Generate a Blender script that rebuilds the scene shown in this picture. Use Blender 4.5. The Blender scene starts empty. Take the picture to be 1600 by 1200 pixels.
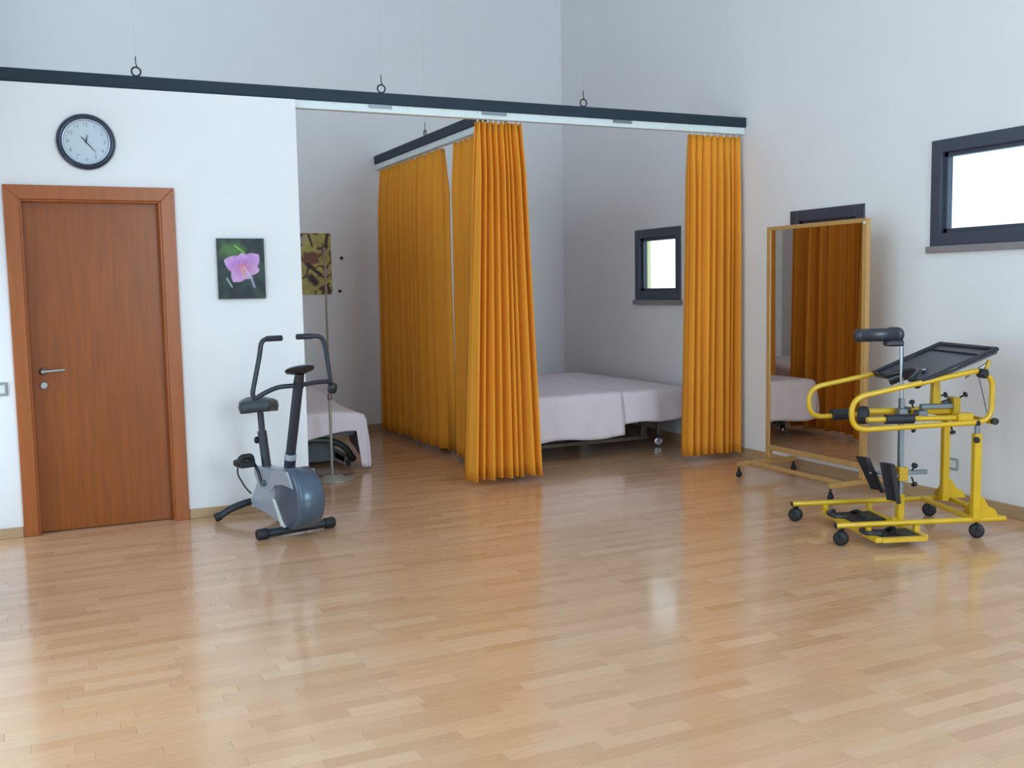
import bpy, math, random
from mathutils import Vector, Matrix, noise
SC = bpy.context.scene
COL = SC.collection
PI = math.pi

# ------------------------------------------------------------------ camera
YAW, PITCH, ROLL, FPX, EYE = math.radians(25.06), math.radians(5.4295), math.radians(-1.0196), 1575.96, 1.5
fw = Vector((math.sin(YAW)*math.cos(PITCH), math.cos(YAW)*math.cos(PITCH), -math.sin(PITCH)))
rt = Vector((math.cos(YAW), -math.sin(YAW), 0))
up = rt.cross(fw)
r2 = math.cos(ROLL)*rt + math.sin(ROLL)*up
u2 = -math.sin(ROLL)*rt + math.cos(ROLL)*up
cd = bpy.data.cameras.new('camera')
cam = bpy.data.objects.new('camera', cd)
COL.objects.link(cam)
cd.sensor_width = 36
cd.lens = FPX/1600*36
cd.clip_start = 0.05
M4 = Matrix((r2, u2, -fw)).transposed().to_4x4()
M4.translation = (0, 0, EYE)
cam.matrix_world = M4
SC.camera = cam

# ------------------------------------------------------------------ world, lights, exposure
SC.view_settings.view_transform = 'Standard'
SC.view_settings.look = 'None'
SC.view_settings.gamma = 1
SC.view_settings.use_curve_mapping = False
SC.view_settings.exposure = 0.34
w = bpy.data.worlds.new('world')
SC.world = w
w.use_nodes = True
wn = w.node_tree.nodes
wn['Background'].inputs[0].default_value = (0.64, 0.87, 1.0, 1)
wn['Background'].inputs[1].default_value = 1.75

def area(name, loc, rot, sx, sy, power, col):
    l = bpy.data.lights.new(name, 'AREA')
    l.shape = 'RECTANGLE'
    l.size, l.size_y, l.energy, l.color = sx, sy, power, col
    o = bpy.data.objects.new(name, l)
    COL.objects.link(o)
    o.location, o.rotation_euler = loc, rot
    return o
# daylight falling through the glazed doors in the left wall and the glazing behind the camera
area('daylight_left', (-1.0, 3.0, 2.2), (0, -PI/2, 0), 4.2, 3.9, 85, (0.64, 0.88, 1.0))
area('daylight_low_door', (-.95, 6.47, .9), (0, -PI/2, 0), 1.7, .75, 9, (0.66, 0.88, 1.0))
area('daylight_clerestory', (-1.0, 8.05, 4.0), (0, -PI/2, 0), 1.2, 1.6, 34, (0.66, 0.88, 1.0))
area('daylight_rear', (3.9, -3.3, 2.6), (PI/2, 0, 0), 2.6, 3.5, 290, (0.66, 0.88, 1.0))

# ------------------------------------------------------------------ helpers
def lin(c):
    return tuple(((v/255)/12.92 if v/255 <= .04045 else ((v/255+.055)/1.055)**2.4) for v in c)

def mat(name, rgb, rough=.5, metal=0., spec=.5, var=0., vscale=8., bump=0., bscale=60., stretch=(1, 1, 1), coat=0.):
    m = bpy.data.materials.new(name)
    m.use_nodes = True
    nt = m.node_tree
    b = nt.nodes['Principled BSDF']
    c = lin(rgb)
    b.inputs['Base Color'].default_value = (*c, 1)
    b.inputs['Roughness'].default_value = rough
    b.inputs['Metallic'].default_value = metal
    b.inputs['Specular IOR Level'].default_value = spec
    b.inputs['Coat Weight'].default_value = coat
    if var or bump:
        tc = nt.nodes.new('ShaderNodeTexCoord')
        mp = nt.nodes.new('ShaderNodeMapping')
        mp.inputs['Scale'].default_value = stretch
        nt.links.new(tc.outputs['Object'], mp.inputs['Vector'])
    if var:
        n = nt.nodes.new('ShaderNodeTexNoise')
        n.inputs['Scale'].default_value = vscale
        n.inputs['Detail'].default_value = 5
        r = nt.nodes.new('ShaderNodeValToRGB')
        r.color_ramp.elements[0].position = .3
        r.color_ramp.elements[1].position = .7
        r.color_ramp.elements[0].color = (*[x*(1-var) for x in c], 1)
        r.color_ramp.elements[1].color = (*[min(1, x*(1+var)) for x in c], 1)
        nt.links.new(mp.outputs[0], n.inputs['Vector'])
        nt.links.new(n.outputs[0], r.inputs[0])
        nt.links.new(r.outputs[0], b.inputs['Base Color'])
    if bump:
        n2 = nt.nodes.new('ShaderNodeTexNoise')
        n2.inputs['Scale'].default_value = bscale
        bp_ = nt.nodes.new('ShaderNodeBump')
        bp_.inputs['Strength'].default_value = bump
        bp_.inputs['Distance'].default_value = .005
        nt.links.new(mp.outputs[0], n2.inputs['Vector'])
        nt.links.new(n2.outputs[0], bp_.inputs['Height'])
        nt.links.new(bp_.outputs[0], b.inputs['Normal'])
    return m

M = {}
M['wall'] = mat('white_plaster', (238, 232, 234), .9, spec=.2, var=.012, vscale=2.5, bump=.08, bscale=180)
M['outer'] = mat('cream_render', (236, 226, 170), .9, spec=.2, var=.03)
M['ceiling'] = mat('ceiling_paint', (226, 229, 230), .95, spec=.1, var=.01)
M['slab'] = mat('dark_joint', (150, 110, 76), .7, var=.05)
M['base'] = mat('baseboard_beech', (186, 152, 118), .4, var=.06, vscale=3, stretch=(1, 1, 12))
M['door'] = mat('cherry_veneer', (146, 74, 20), .33, var=.17, vscale=3.2, stretch=(11, 11, .7), bump=.03, bscale=20)
M['doorframe'] = mat('cherry_frame', (164, 88, 40), .32, var=.10, vscale=3.2, stretch=(9, 9, .8))
M['steel'] = mat('brushed_steel', (190, 192, 196), .28, 1., var=.04)
M['chrome'] = mat('chrome', (176, 178, 184), .24, 1., var=.03)
M['beam'] = mat('dark_beam_paint', (40, 52, 64), .55, spec=.25, var=.05, vscale=4)
M['track'] = mat('white_track', (222, 226, 226), .35, var=.02)
M['iron'] = mat('dark_iron', (48, 50, 58), .45, .6, var=.05)
M['winframe'] = mat('anthracite_frame', (62, 66, 82), .4, var=.05)
M['sill'] = mat('stone_sill', (140, 130, 134), .5, var=.08, vscale=30)
M['plastic_w'] = mat('white_plastic', (222, 222, 216), .35, var=.01)
M['plastic_g'] = mat('grey_plastic', (150, 156, 158), .35, var=.02)
M['clock_rim'] = mat('navy_clock_rim', (38, 44, 66), .22, var=.04)
M['clock_face'] = mat('clock_face', (196, 204, 214), .4, var=.01)
M['clock_lip'] = mat('clock_lip', (196, 206, 220), .2, .5, var=.02)
M['black'] = mat('black_paint', (30, 31, 38), .35, var=.05)
M['numeral'] = mat('grey_numerals', (128, 138, 152), .5, var=.02)
M['pine'] = mat('pine_wood', (192, 144, 86), .42, var=.08, vscale=4, stretch=(8, 8, 1))
M['sheet'] = mat('cotton_sheet', (236, 219, 226), .9, spec=.15, var=.02, vscale=5, bump=.25, bscale=25)
M['bedframe'] = mat('bed_frame_grey', (120, 108, 100), .4, .3, var=.05)
M['darkframe'] = mat('dark_frame', (34, 32, 38), .4, var=.06)
M['arch'] = mat('dark_green_tube', (58, 66, 62), .35, var=.05)
M['yellow'] = mat('yellow_enamel', (212, 166, 14), .28, var=.05, vscale=14, coat=.3)
M['rubber'] = mat('black_rubber', (28, 28, 32), .55, var=.08, vscale=30)
M['foam'] = mat('black_foam', (34, 32, 42), .6, var=.08, vscale=30, bump=.2, bscale=120)
M['vinyl'] = mat('black_vinyl', (42, 43, 52), .3, var=.06, vscale=18)
M['tray'] = mat('dark_tray_top', (66, 68, 80), .34, var=.04)
M['alu'] = mat('dull_aluminium', (128, 134, 140), .4, .7, var=.04)
M['silver'] = mat('silver_plastic', (172, 178, 192), .28, .25, var=.04)
M['bluegrey'] = mat('blue_grey_plastic', (78, 90, 108), .25, .1, var=.05)
M['darktube'] = mat('dark_navy_tube', (38, 42, 54), .35, var=.05)
M['seat'] = mat('dark_seat_vinyl', (58, 66, 72), .4, var=.06)
M['standpole'] = mat('beige_grey_metal', (158, 152, 142), .35, .4, var=.03)
M['standdark'] = mat('brown_grey_metal', (124, 104, 98), .35, .4, var=.03)
M['red'] = mat('red_lever', (150, 50, 36), .4, var=.05)

def glass_mat():
    m = bpy.data.materials.new('window_glass')
    m.use_nodes = True
    nt = m.node_tree
    nt.nodes.clear()
    o = nt.nodes.new('ShaderNodeOutputMaterial')
    mx = nt.nodes.new('ShaderNodeMixShader')
    t = nt.nodes.new('ShaderNodeBsdfTransparent')
    t.inputs[0].default_value = (.96, .98, .98, 1)
    g = nt.nodes.new('ShaderNodeBsdfGlossy')
    g.inputs['Roughness'].default_value = .02
    mx.inputs[0].default_value = .05
    nt.links.new(t.outputs[0], mx.inputs[1])
    nt.links.new(g.outputs[0], mx.inputs[2])
    nt.links.new(mx.outputs[0], o.inputs[0])
    return m
M['glass'] = glass_mat()

def mirror_mat():
    m = mat('mirror_silver', (214, 206, 196), .015, 1.)
    return m
M['mirror'] = mirror_mat()

def cloth_mat():
    m = mat('orange_curtain', (255, 166, 54), .75, spec=.25, var=.06, vscale=2.5, stretch=(3, 3, .5), bump=.12, bscale=220)
    nt = m.node_tree
    b = nt.nodes['Principled BSDF']
    out = nt.nodes['Material Output']
    tr = nt.nodes.new('ShaderNodeBsdfTranslucent')
    tr.inputs[0].default_value = (*lin((250, 160, 30)), 1)
    mx = nt.nodes.new('ShaderNodeMixShader')
    mx.inputs[0].default_value = .16
    nt.links.new(b.outputs[0], mx.inputs[1])
    nt.links.new(tr.outputs[0], mx.inputs[2])
    nt.links.new(mx.outputs[0], out.inputs[0])
    return m
M['curtain'] = cloth_mat()

def attr_mat(name, attr, rough, base=None, grain=False, coat=0.):
    m = bpy.data.materials.new(name)
    m.use_nodes = True
    nt = m.node_tree
    b = nt.nodes['Principled BSDF']
    b.inputs['Roughness'].default_value = rough
    a = nt.nodes.new('ShaderNodeAttribute')
    a.attribute_name = attr
    src = a.outputs['Color']
    if grain:
        g = nt.nodes.new('ShaderNodeNewGeometry')
        mp = nt.nodes.new('ShaderNodeMapping')
        mp.inputs['Scale'].default_value = (3, 45, 1)
        n = nt.nodes.new('ShaderNodeTexNoise')
        n.inputs['Scale'].default_value = 2.2
        n.inputs['Detail'].default_value = 4
        r = nt.nodes.new('ShaderNodeValToRGB')
        r.color_ramp.elements[0].color = (.86, .84, .81, 1)
        r.color_ramp.elements[1].color = (1.08, 1.08, 1.08, 1)
        mul = nt.nodes.new('ShaderNodeMix')
        mul.data_type = 'RGBA'
        mul.blend_type = 'MULTIPLY'
        mul.inputs[0].default_value = 1
        nt.links.new(g.outputs['Position'], mp.inputs['Vector'])
        nt.links.new(mp.outputs[0], n.inputs['Vector'])
        nt.links.new(n.outputs[0], r.inputs[0])
        nt.links.new(a.outputs['Color'], mul.inputs[6])
        nt.links.new(r.outputs[0], mul.inputs[7])
        src = mul.outputs[2]
        # fine unevenness of the lacquer
        n3 = nt.nodes.new('ShaderNodeTexNoise')
        n3.inputs['Scale'].default_value = 7
        bp_ = nt.nodes.new('ShaderNodeBump')
        bp_.inputs['Strength'].default_value = .05
        bp_.inputs['Distance'].default_value = .01
        nt.links.new(g.outputs['Position'], n3.inputs['Vector'])
        nt.links.new(n3.outputs[0], bp_.inputs['Height'])
        nt.links.new(bp_.outputs[0], b.inputs['Normal'])
    nt.links.new(src, b.inputs['Base Color'])
    b.inputs['Coat Weight'].default_value = coat
    b.inputs['Coat Roughness'].default_value = .1
    return m
M['strip'] = attr_mat('beech_parquet', 'tint', .24, grain=True, coat=.5)
M['print'] = attr_mat('canvas_print', 'tint', .6)

class MB:
    """collects simple shapes and links them as one mesh object"""
    def __init__(s): s.v, s.f, s.sm = [], [], []
    def add(s, vs, fs, smooth=False):
        n = len(s.v)
        s.v += [tuple(v) for v in vs]
        s.f += [tuple(i+n for i in f) for f in fs]
        s.sm += [smooth]*len(fs)
        return s
    def box(s, a, b, rz=0., c=None, bev=0.):
        x0, y0, z0 = (min(a[i], b[i]) for i in range(3))
        x1, y1, z1 = (max(a[i], b[i]) for i in range(3))
        if bev <= 0:
            vs = [(x0, y0, z0), (x1, y0, z0), (x1, y1, z0), (x0, y1, z0), (x0, y0, z1), (x1, y0, z1), (x1, y1, z1), (x0, y1, z1)]
            fs = [(0, 3, 2, 1), (4, 5, 6, 7), (0, 1, 5, 4), (1, 2, 6, 5), (2, 3, 7, 6), (3, 0, 4, 7)]
        else:
            b_ = min(bev, (x1-x0)/2.01, (y1-y0)/2.01, (z1-z0)/2.01)
            def ring(z, i): return [(x0+i, y0+b_, z), (x0+b_, y0+i, z), (x1-b_, y0+i, z), (x1-i, y0+b_, z), (x1-i, y1-b_, z), (x1-b_, y1-i, z), (x0+b_, y1-i, z), (x0+i, y1-b_, z)]
            rs = [ring(z0, b_), ring(z0+b_, 0), ring(z1-b_, 0), ring(z1, b_)]
            vs = [v for r in rs for v in r]
            fs = [tuple(reversed(range(8))), tuple(range(24, 32))]
            for k in range(3):
                for i in range(8):
                    j = (i+1) % 8
                    fs.append((k*8+i, k*8+j, k*8+8+j, k*8+8+i))
        if rz:
            cx, cy = (c or ((x0+x1)/2, (y0+y1)/2))
            co, si = math.cos(rz), math.sin(rz)
            vs = [(cx+(x-cx)*co-(y-cy)*si, cy+(x-cx)*si+(y-cy)*co, z) for x, y, z in vs]
        return s.add(vs, fs)
    def tube(s, pts, r, n=10, fillet=0., closed=False, rr=None, caps=True):
        P = [Vector(p) for p in pts]
        if fillet and len(P) > 2:
            Q = [] if closed else [P[0]]
            rng = range(len(P)) if closed else range(1, len(P)-1)
            for i in rng:
                a, b, c = P[i-1], P[i], P[(i+1) % len(P)]
                d1, d2 = (a-b), (c-b)
                k = min(fillet, d1.length*.49, d2.length*.49)
                p0, p1 = b+d1.normalized()*k, b+d2.normalized()*k
                for j in range(7):
                    t = j/6
                    Q.append(p0*(1-t)**2+b*2*t*(1-t)+p1*t*t)
            if not closed: Q.append(P[-1])
            P = Q
        m = len(P)
        vs, fs = [], []
        T = (P[1]-P[0]).normalized()
        ref = Vector((0, 0, 1)) if abs(T.z) < .9 else Vector((1, 0, 0))
        N = T.cross(ref).normalized()
        for i in range(m):
            if closed: T2 = (P[(i+1) % m]-P[i-1]).normalized()
            else: T2 = (P[min(i+1, m-1)]-P[max(i-1, 0)]).normalized()
            N = (N-T2*N.dot(T2)).normalized()
            B = T2.cross(N)
            q = rr[i] if rr else r
            for k in range(n):
                a = 2*PI*k/n
                vs.append(P[i]+N*math.cos(a)*q+B*math.sin(a)*q)
        for i in range(m if closed else m-1):
            for k in range(n):
                i2 = (i+1) % m
                fs.append((i*n+k, i*n+(k+1) % n, i2*n+(k+1) % n, i2*n+k))
        s.add(vs, fs, True)
        if caps and not closed:
            s.add(vs[:n], [tuple(reversed(range(n)))])
            s.add(vs[-n:], [tuple(range(n))])
        return s
    def lathe(s, prof, n=24, origin=(0, 0, 0), axis=(0, 0, 1), smooth=True):
        """prof: (radius, height) from bottom to top along axis"""
        ax = Vector(axis).normalized()
        q = ax.to_track_quat('Z', 'Y')
        O = Vector(origin)
        vs, fs = [], []
        for r, h in prof:
            for k in range(n):
                a = 2*PI*k/n
                vs.append(O+q @ Vector((r*math.cos(a), r*math.sin(a), h)))
        for i in range(len(prof)-1):
            for k in range(n):
                fs.append((i*n+k, i*n+(k+1) % n, (i+1)*n+(k+1) % n, (i+1)*n+k))
        s.add(vs, fs, smooth)
        s.add(vs[:n], [tuple(reversed(range(n)))])
        s.add(vs[-n:], [tuple(range(n))])
        return s
    def prism(s, poly, d0, d1, mapf):
        """poly 2D points, extruded d0..d1; mapf(u, v, d) -> xyz"""
        n = len(poly)
        vs = [mapf(u, v, d0) for u, v in poly]+[mapf(u, v, d1) for u, v in poly]
        fs = [tuple(range(n)), tuple(reversed(range(n, 2*n)))]+[(i, n+i, n+(i+1) % n, (i+1) % n) for i in range(n)]
        return s.add(vs, fs)
    def build(s, name, m, parent=None, bevel=0., smooth=None):
        me = bpy.data.meshes.new(name)
        me.from_pydata(s.v, [], s.f)
        me.materials.append(M[m] if isinstance(m, str) else m)
        for p, k in zip(me.polygons, s.sm): p.use_smooth = k if smooth is None else smooth
        me.update()
        o = bpy.data.objects.new(name, me)
        COL.objects.link(o)
        if parent: o.parent = parent
        if bevel:
            b = o.modifiers.new('bevel', 'BEVEL')
            b.width, b.segments, b.limit_method = bevel, 2, 'ANGLE'
        return o

def tag(o, label, cat=None, group=None, kind=None):
    if label: o['label'] = label
    if cat: o['category'] = cat
    if group: o['group'] = group
    if kind: o['kind'] = kind
    return o
def thing(name, loc, rz, label, cat, group=None):
    o = bpy.data.objects.new(name, None)
    o.empty_display_size = .1
    COL.objects.link(o)
    o.location, o.rotation_euler = loc, (0, 0, rz)
    return tag(o, label, cat, group)
def struct(o):
    o['kind'] = 'structure'
    return o
def copy_tree(o, parent=None):
    c = o.copy()
    COL.objects.link(c)
    c.parent = parent
    for ch in [x for x in o.children]: copy_tree(ch, c)
    return c

# ------------------------------------------------------------------ room dimensions
XL, XR, YF, YB, ZC = -0.7, 5.5, -3.0, 10.3, 5.6     # left, right, behind camera, back, ceiling
YA, XA, ZA = 6.94, 1.66, 2.8                          # face and end of the door wall, its height

# floor: slab plus beech strips
slab = struct(MB().box((XL-.3, YF-.3, -.15), (XR+.3, YB+.3, -.006)).build('floor', 'slab'))
rnd = random.Random(5)
SW, GAP = .07, .0007
tones = [(212, 162, 126), (220, 170, 134), (206, 154, 116), (224, 178, 144), (198, 146, 108), (214, 166, 126), (218, 164, 130)]
strips = []
mean_t = [sum(lin(t)[i] for t in tones)/len(tones) for i in range(3)]
def mixl(t): return [mean_t[i]+(lin(t)[i]-mean_t[i])*.55 for i in range(3)]
y = YF
row = 0
while y < YB-.005:
    y1 = min(y+SW, YB)
    x = XL-rnd.random()*.4
    while x < XR:
        L = rnd.uniform(.26, .52)
        a, b = max(x, XL), min(x+L, XR)
        if b-a > .02:
            t = rnd.choice(tones)
            k = rnd.uniform(.96, 1.04)
            strips.append((a, b, y, y1, tuple(v*k for v in mixl(t))))
        x += L
    y = y1
    row += 1
def strip_geo(a, b, y0, y1):
    g = GAP/2
    e = .0005
    x0, x1, p, q = a+g, b-g, y0+g, y1-g
    vs = [(x0, p, -.006), (x1, p, -.006), (x1, q, -.006), (x0, q, -.006),
          (x0, p, -e), (x1, p, -e), (x1, q, -e), (x0, q, -e),
          (x0+e, p+e, 0), (x1-e, p+e, 0), (x1-e, q-e, 0), (x0+e, q-e, 0)]
    fs = [(8, 9, 10, 11)]
    for k in (0, 4):
        for i in range(4):
            j = (i+1) % 4
            fs.append((k+i, k+j, k+4+j, k+4+i))
    return vs, fs
def strip_mesh(name, items):
    mb = MB()
    cols = []
    for a, b, y0, y1, c in items:
        vs, fs = strip_geo(a, b, y0, y1)
        mb.add(vs, fs)
        cols += [c]*len(fs)
    o = mb.build(name, 'strip', slab)
    at = o.data.attributes.new('tint', 'FLOAT_COLOR', 'FACE')
    for i, c in enumerate(cols): at.data[i].color = (*c, 1)
    return o
def vis_dist(s):
    cx, cy = (s[0]+s[1])/2, (s[2]+s[3])/2
    d = Vector((cx, cy, -EYE))
    z = d.dot(fw)
    if z < .5: return 1e9
    px, py = 800+FPX*d.dot(r2)/z, 600-FPX*d.dot(u2)/z
    if not (-60 < px < 1660 and -50 < py < 1240): return 1e9
    return z
strips.sort(key=vis_dist)
for s in strips[:300]: strip_mesh('floor_strip', [s])
o = strip_mesh('floor_strip_field', strips[300:])
o['kind'] = 'stuff'

def wall_with_holes(name, axis, pos, thick, u0, u1, z0, z1, holes, m='wall'):
    """axis 'x': wall plane x=pos spans y; axis 'y': plane y=pos spans x. thick signed outward"""
    mb = MB()
    us = sorted({u0, u1}|{h[0] for h in holes}|{h[1] for h in holes})
    for a, b in zip(us, us[1:]):
        hs = sorted([(h[2], h[3]) for h in holes if h[0] <= a+1e-6 and h[1] >= b-1e-6])
        zz = z0
        for h0, h1 in hs+[(z1, z1)]:
            if h0 > zz+1e-6:
                if axis == 'x': mb.box((pos, a, zz), (pos+thick, b, h0))
                else: mb.box((a, pos, zz), (b, pos+thick, h0))
            zz = max(zz, h1)
    return struct(mb.build(name, m))

WIN = [(3.85, 5.03, 1.73, 2.43), (5.634, 6.435, 1.365, 2.07), (7.96, 8.76, 1.36, 2.055)]
wall_with_holes('wall_right', 'x', XR, .12, YF, YB, 0, ZC, WIN)
wall_with_holes('wall_right_outer', 'x', XR+.12, .06, YF, YB, 0, ZC, WIN, 'outer')
wall_with_holes('wall_back', 'y', YB, .2, XL-.2, XR+.3, 0, ZC, [])
LD = [(1.1, 2.9, 0.02, 4.3), (3.05, 4.85, 0.02, 4.3), (6.1, 6.85, 0.02, 1.75), (7.3, 8.8, 3.4, 4.6)]
wall_with_holes('wall_left', 'x', XL, -.2, YF, YB, 0, ZC, LD)
RD = [(2.6, 5.2, .9, 4.3)]
wall_with_holes('wall_rear', 'y', YF, -.2, XL-.2, XR+.3, 0, ZC, RD)
struct(MB().box((XL-.2, YF-.2, ZC), (XR+.3, YB+.2, ZC+.15)).build('ceiling', 'ceiling'))
# low partition with the door and the end return; a flat lid on top
DX0, DX1, DZ = -.055, .745, 2.085
wall_with_holes('wall_front', 'y', YA, .14, XL, XA, 0, ZA, [(DX0-.03, DX1+.03, 0, DZ+.03)])
struct(MB().box((XA-.12, YA+.14, 0), (XA, YB, ZA)).build('wall_return', 'wall'))
struct(MB().box((XL, YA+.14, ZA-.12), (XA-.12, YB, ZA)).build('ceiling_low', 'wall'))
# baseboards
struct(MB().box((DX1+.10, YA-.014, 0), (XA+.014, YA, .066), bev=.003).box((XA, YA-.014, 0), (XA+.014, YB, .066), bev=.003).build('baseboard_front', 'base'))
struct(MB().box((XL, YA-.014, 0), (DX0-.10, YA, .066), bev=.003).build('baseboard_front_left', 'base'))
struct(MB().box((XR-.014, YF, 0), (XR, YB, .085), bev=.003).build('baseboard_right', 'base'))
struct(MB().box((XA+.014, YB-.014, 0), (XR-.014, YB, .085), bev=.003).build('baseboard_back', 'base'))

# small windows in the right wall
for i, (y0, y1, z0, z1) in enumerate(WIN):
    fr = MB()
    t = .085
    xa, xb = XR-.012, XR+.07
    fr.box((xa, y0, z0), (xb, y0+t, z1), bev=.004).box((xa, y1-t, z0), (xb, y1, z1), bev=.004)
    fr.box((xa, y0+t, z0), (xb, y1-t, z0+t), bev=.004).box((xa, y0+t, z1-t), (xb, y1-t, z1), bev=.004)
    f = struct(fr.build('window_%d' % (i+1), 'winframe'))
    s = MB()
    t2 = .03
    xa, xb = XR+.02, XR+.065
    a0, a1, b0, b1 = y0+t-.001, y1-t+.001, z0+t-.001, z1-t+.001
    s.box((xa, a0, b0), (xb, a0+t2, b1)).box((xa, a1-t2, b0), (xb, a1, b1)).box((xa, a0, b0), (xb, a1, b0+t2)).box((xa, a0, b1-t2), (xb, a1, b1))
    s.build('window_sash', 'winframe', f)
    MB().box((XR+.04, a0+t2-.002, b0+t2-.002), (XR+.044, a1-t2+.002, b1-t2+.002)).build('pane', 'glass', f)
    MB().box((XR-.03, y0-.02, z0-.045), (XR+.02, y1+.02, z0), bev=.004).build('window_sill', 'sill', f)

# glazed doors of the left wall and the glazing behind the camera (both outside the frame)
for i, (a, b, z0, z1) in enumerate(LD):
    fr = MB()
    t = .07
    x0, x1 = XL-.12, XL-.05
    fr.box((x0, a, z0), (x1, a+t, z1)).box((x0, b-t, z0), (x1, b, z1)).box((x0, a+t, z0), (x1, b-t, z0+t)).box((x0, a+t, z1-t), (x1, b-t, z1))
    f = struct(fr.build('window_%d' % (i+4), 'winframe'))
    MB().box((XL-.09, a+t-.002, z0+t-.002), (XL-.084, b-t+.002, z1-t+.002)).build('pane', 'glass', f)
for i, (a, b, z0, z1) in enumerate(RD):
    fr = MB()
    t = .07
    y0_, y1_ = YF-.12, YF-.05
    fr.box((a, y0_, z0), (a+t, y1_, z1)).box((b-t, y0_, z0), (b, y1_, z1)).box((a+t, y0_, z0), (b-t, y1_, z0+t)).box((a+t, y0_, z1-t), (b-t, y1_, z1))
    f = struct(fr.build('window_%d' % (i+7), 'winframe'))
    MB().box((a+t-.002, YF-.09, z0+t-.002), (b-t+.002, YF-.084, z1-t+.002)).build('pane', 'glass', f)

# the cherry door
dr = struct(MB().box((DX0, YA+.05, .006), (DX1, YA+.09, DZ)).build('door_1', 'door'))
fr = MB()
def casing(x0, x1, z0, z1, vert):
    fr.box((x0, YA-.022, z0), (x1, YA+.004, z1), bev=.008)
fr.box((DX0-.03, YA, 0), (DX0, YA+.14, DZ+.03)).box((DX1, YA, 0), (DX1+.03, YA+.14, DZ+.03)).box((DX0, YA, DZ), (DX1, YA+.14, DZ+.03))
co, ci, zo, zi = .098, .012, DZ+.098, DZ+.012
for poly in ([(DX0-co, 0), (DX0-ci, 0), (DX0-ci, zi), (DX0-co, zo)], [(DX1+ci, 0), (DX1+co, 0), (DX1+co, zo), (DX1+ci, zi)], [(DX0-co, zo), (DX0-ci, zi), (DX1+ci, zi), (DX1+co, zo)]):
    fr.prism(poly, YA-.022, YA+.004, lambda u, v, d: (u, d, v))
fr.box((DX0-.014, YA-.010, 0), (DX0-.0, YA+.003, DZ+.012)).box((DX1, YA-.010, 0), (DX1+.014, YA+.003, DZ+.012)).box((DX0, YA-.010, DZ), (DX1, YA+.003, DZ+.012))
fr.build('door_frame', 'doorframe', dr, bevel=.004)
hx = DX0+.065
h = MB().lathe([(.026, 0), (.026, .008), (.012, .010), (.011, .045)], 20, (hx, YA+.05, 1.03), (0, -1, 0))
h.tube([(hx, YA+.005, 1.03), (hx+.03, YA-.004, 1.032), (hx+.125, YA, 1.036)], .0095, 10, fillet=.015)
h.build('door_handle', 'steel', dr)
MB().lathe([(.024, 0), (.024, .007), (.018, .009)], 20, (hx, YA+.05, .94), (0, -1, 0)).box((hx-.003, YA+.037, .928), (hx+.003, YA+.043, .946)).build('keyhole_plate', 'steel', dr)

# ------------------------------------------------------------------ suspended beams, tracks
BZ0, BZ1 = 2.815, 2.895
YBM = 7.0
beam = MB().box((XL+.01, YBM, BZ0), (XR-.004, YBM+.09, BZ1), bev=.003).build('suspended_beam', 'beam')
tag(beam, 'long dark beam running across above the door wall and front curtains', 'beam')
beam2 = MB().box((3.27, YBM+.092, BZ0), (3.36, YB-.004, BZ1), bev=.003).build('suspended_beam', 'beam')
tag(beam2, 'shorter dark beam running back to the rear wall over the side curtains', 'beam')
tr = tag(MB().box((XA+.004, YBM+.012, 2.757), (XR-.006, YBM+.07, 2.814), bev=.004).build('curtain_track', 'track'), 'white curtain track under the long front beam', 'curtain track')
for xx, ln in ((2.2, .17), (3.07, .2), (4.2, .17)):
    MB().box((xx, YBM+.004, 2.787), (xx+ln, YBM+.011, 2.811)).box((xx, YBM+.004, 2.795), (xx+.02, YBM+.001, 2.806)).build('joint_bracket', 'alu', tr)
for k in range(13):
    xx = 1.95+k*.27
    MB().box((xx, YBM+.005, 2.795), (xx+.008, YBM+.0115, 2.812)).build('track_clip', 'plastic_w', tr)
tr2 = tag(MB().box((3.285, YBM+.11, 2.757), (3.345, YB-.006, 2.814), bev=.004).build('curtain_track', 'track'), 'white curtain track under the shorter beam above the side curtains', 'curtain track')
for k in range(7):
    yy = 7.5+k*.42
    MB().box((3.278, yy, 2.795), (3.2845, yy+.010, 2.812)).build('track_clip', 'plastic_w', tr2)
def eyebolt(x, y, lab, along=0):
    e = thing('eyebolt', (x, y, BZ1), along, lab, 'eyebolt', 'hanging eyebolts on the beams')
    MB().tube([(.028*math.cos(a), 0, .036+.028*math.sin(a)) for a in [2*PI*k/20 for k in range(20)]], .0055, 8, closed=True).build('ring', 'iron', e)
    MB().lathe([(.012, 0), (.012, .006), (.006, .007), (.006, .012)], 10).build('stem', 'iron', e)
    MB().tube([(0, 0, .060), (.008, 0, .072), (0, 0, .085), (0, 0, .13)], .0035, 6, fillet=.006).build('hook', 'iron', e)
    MB().tube([(0, 0, .125), (0, 0, ZC-BZ1)], .0004, 5).build('wire', 'plastic_g', e)
eyebolt(.661, 7.045, 'iron eyebolt on the long beam, above the clock and door')
eyebolt(2.307, 7.045, 'iron eyebolt on the long beam, left of the orange curtains')
eyebolt(3.953, 7.045, 'iron eyebolt on the long beam, above the gap between the two front curtains')
eyebolt(3.315, 8.88, 'iron eyebolt on the shorter beam running to the rear wall', PI/2)

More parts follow.
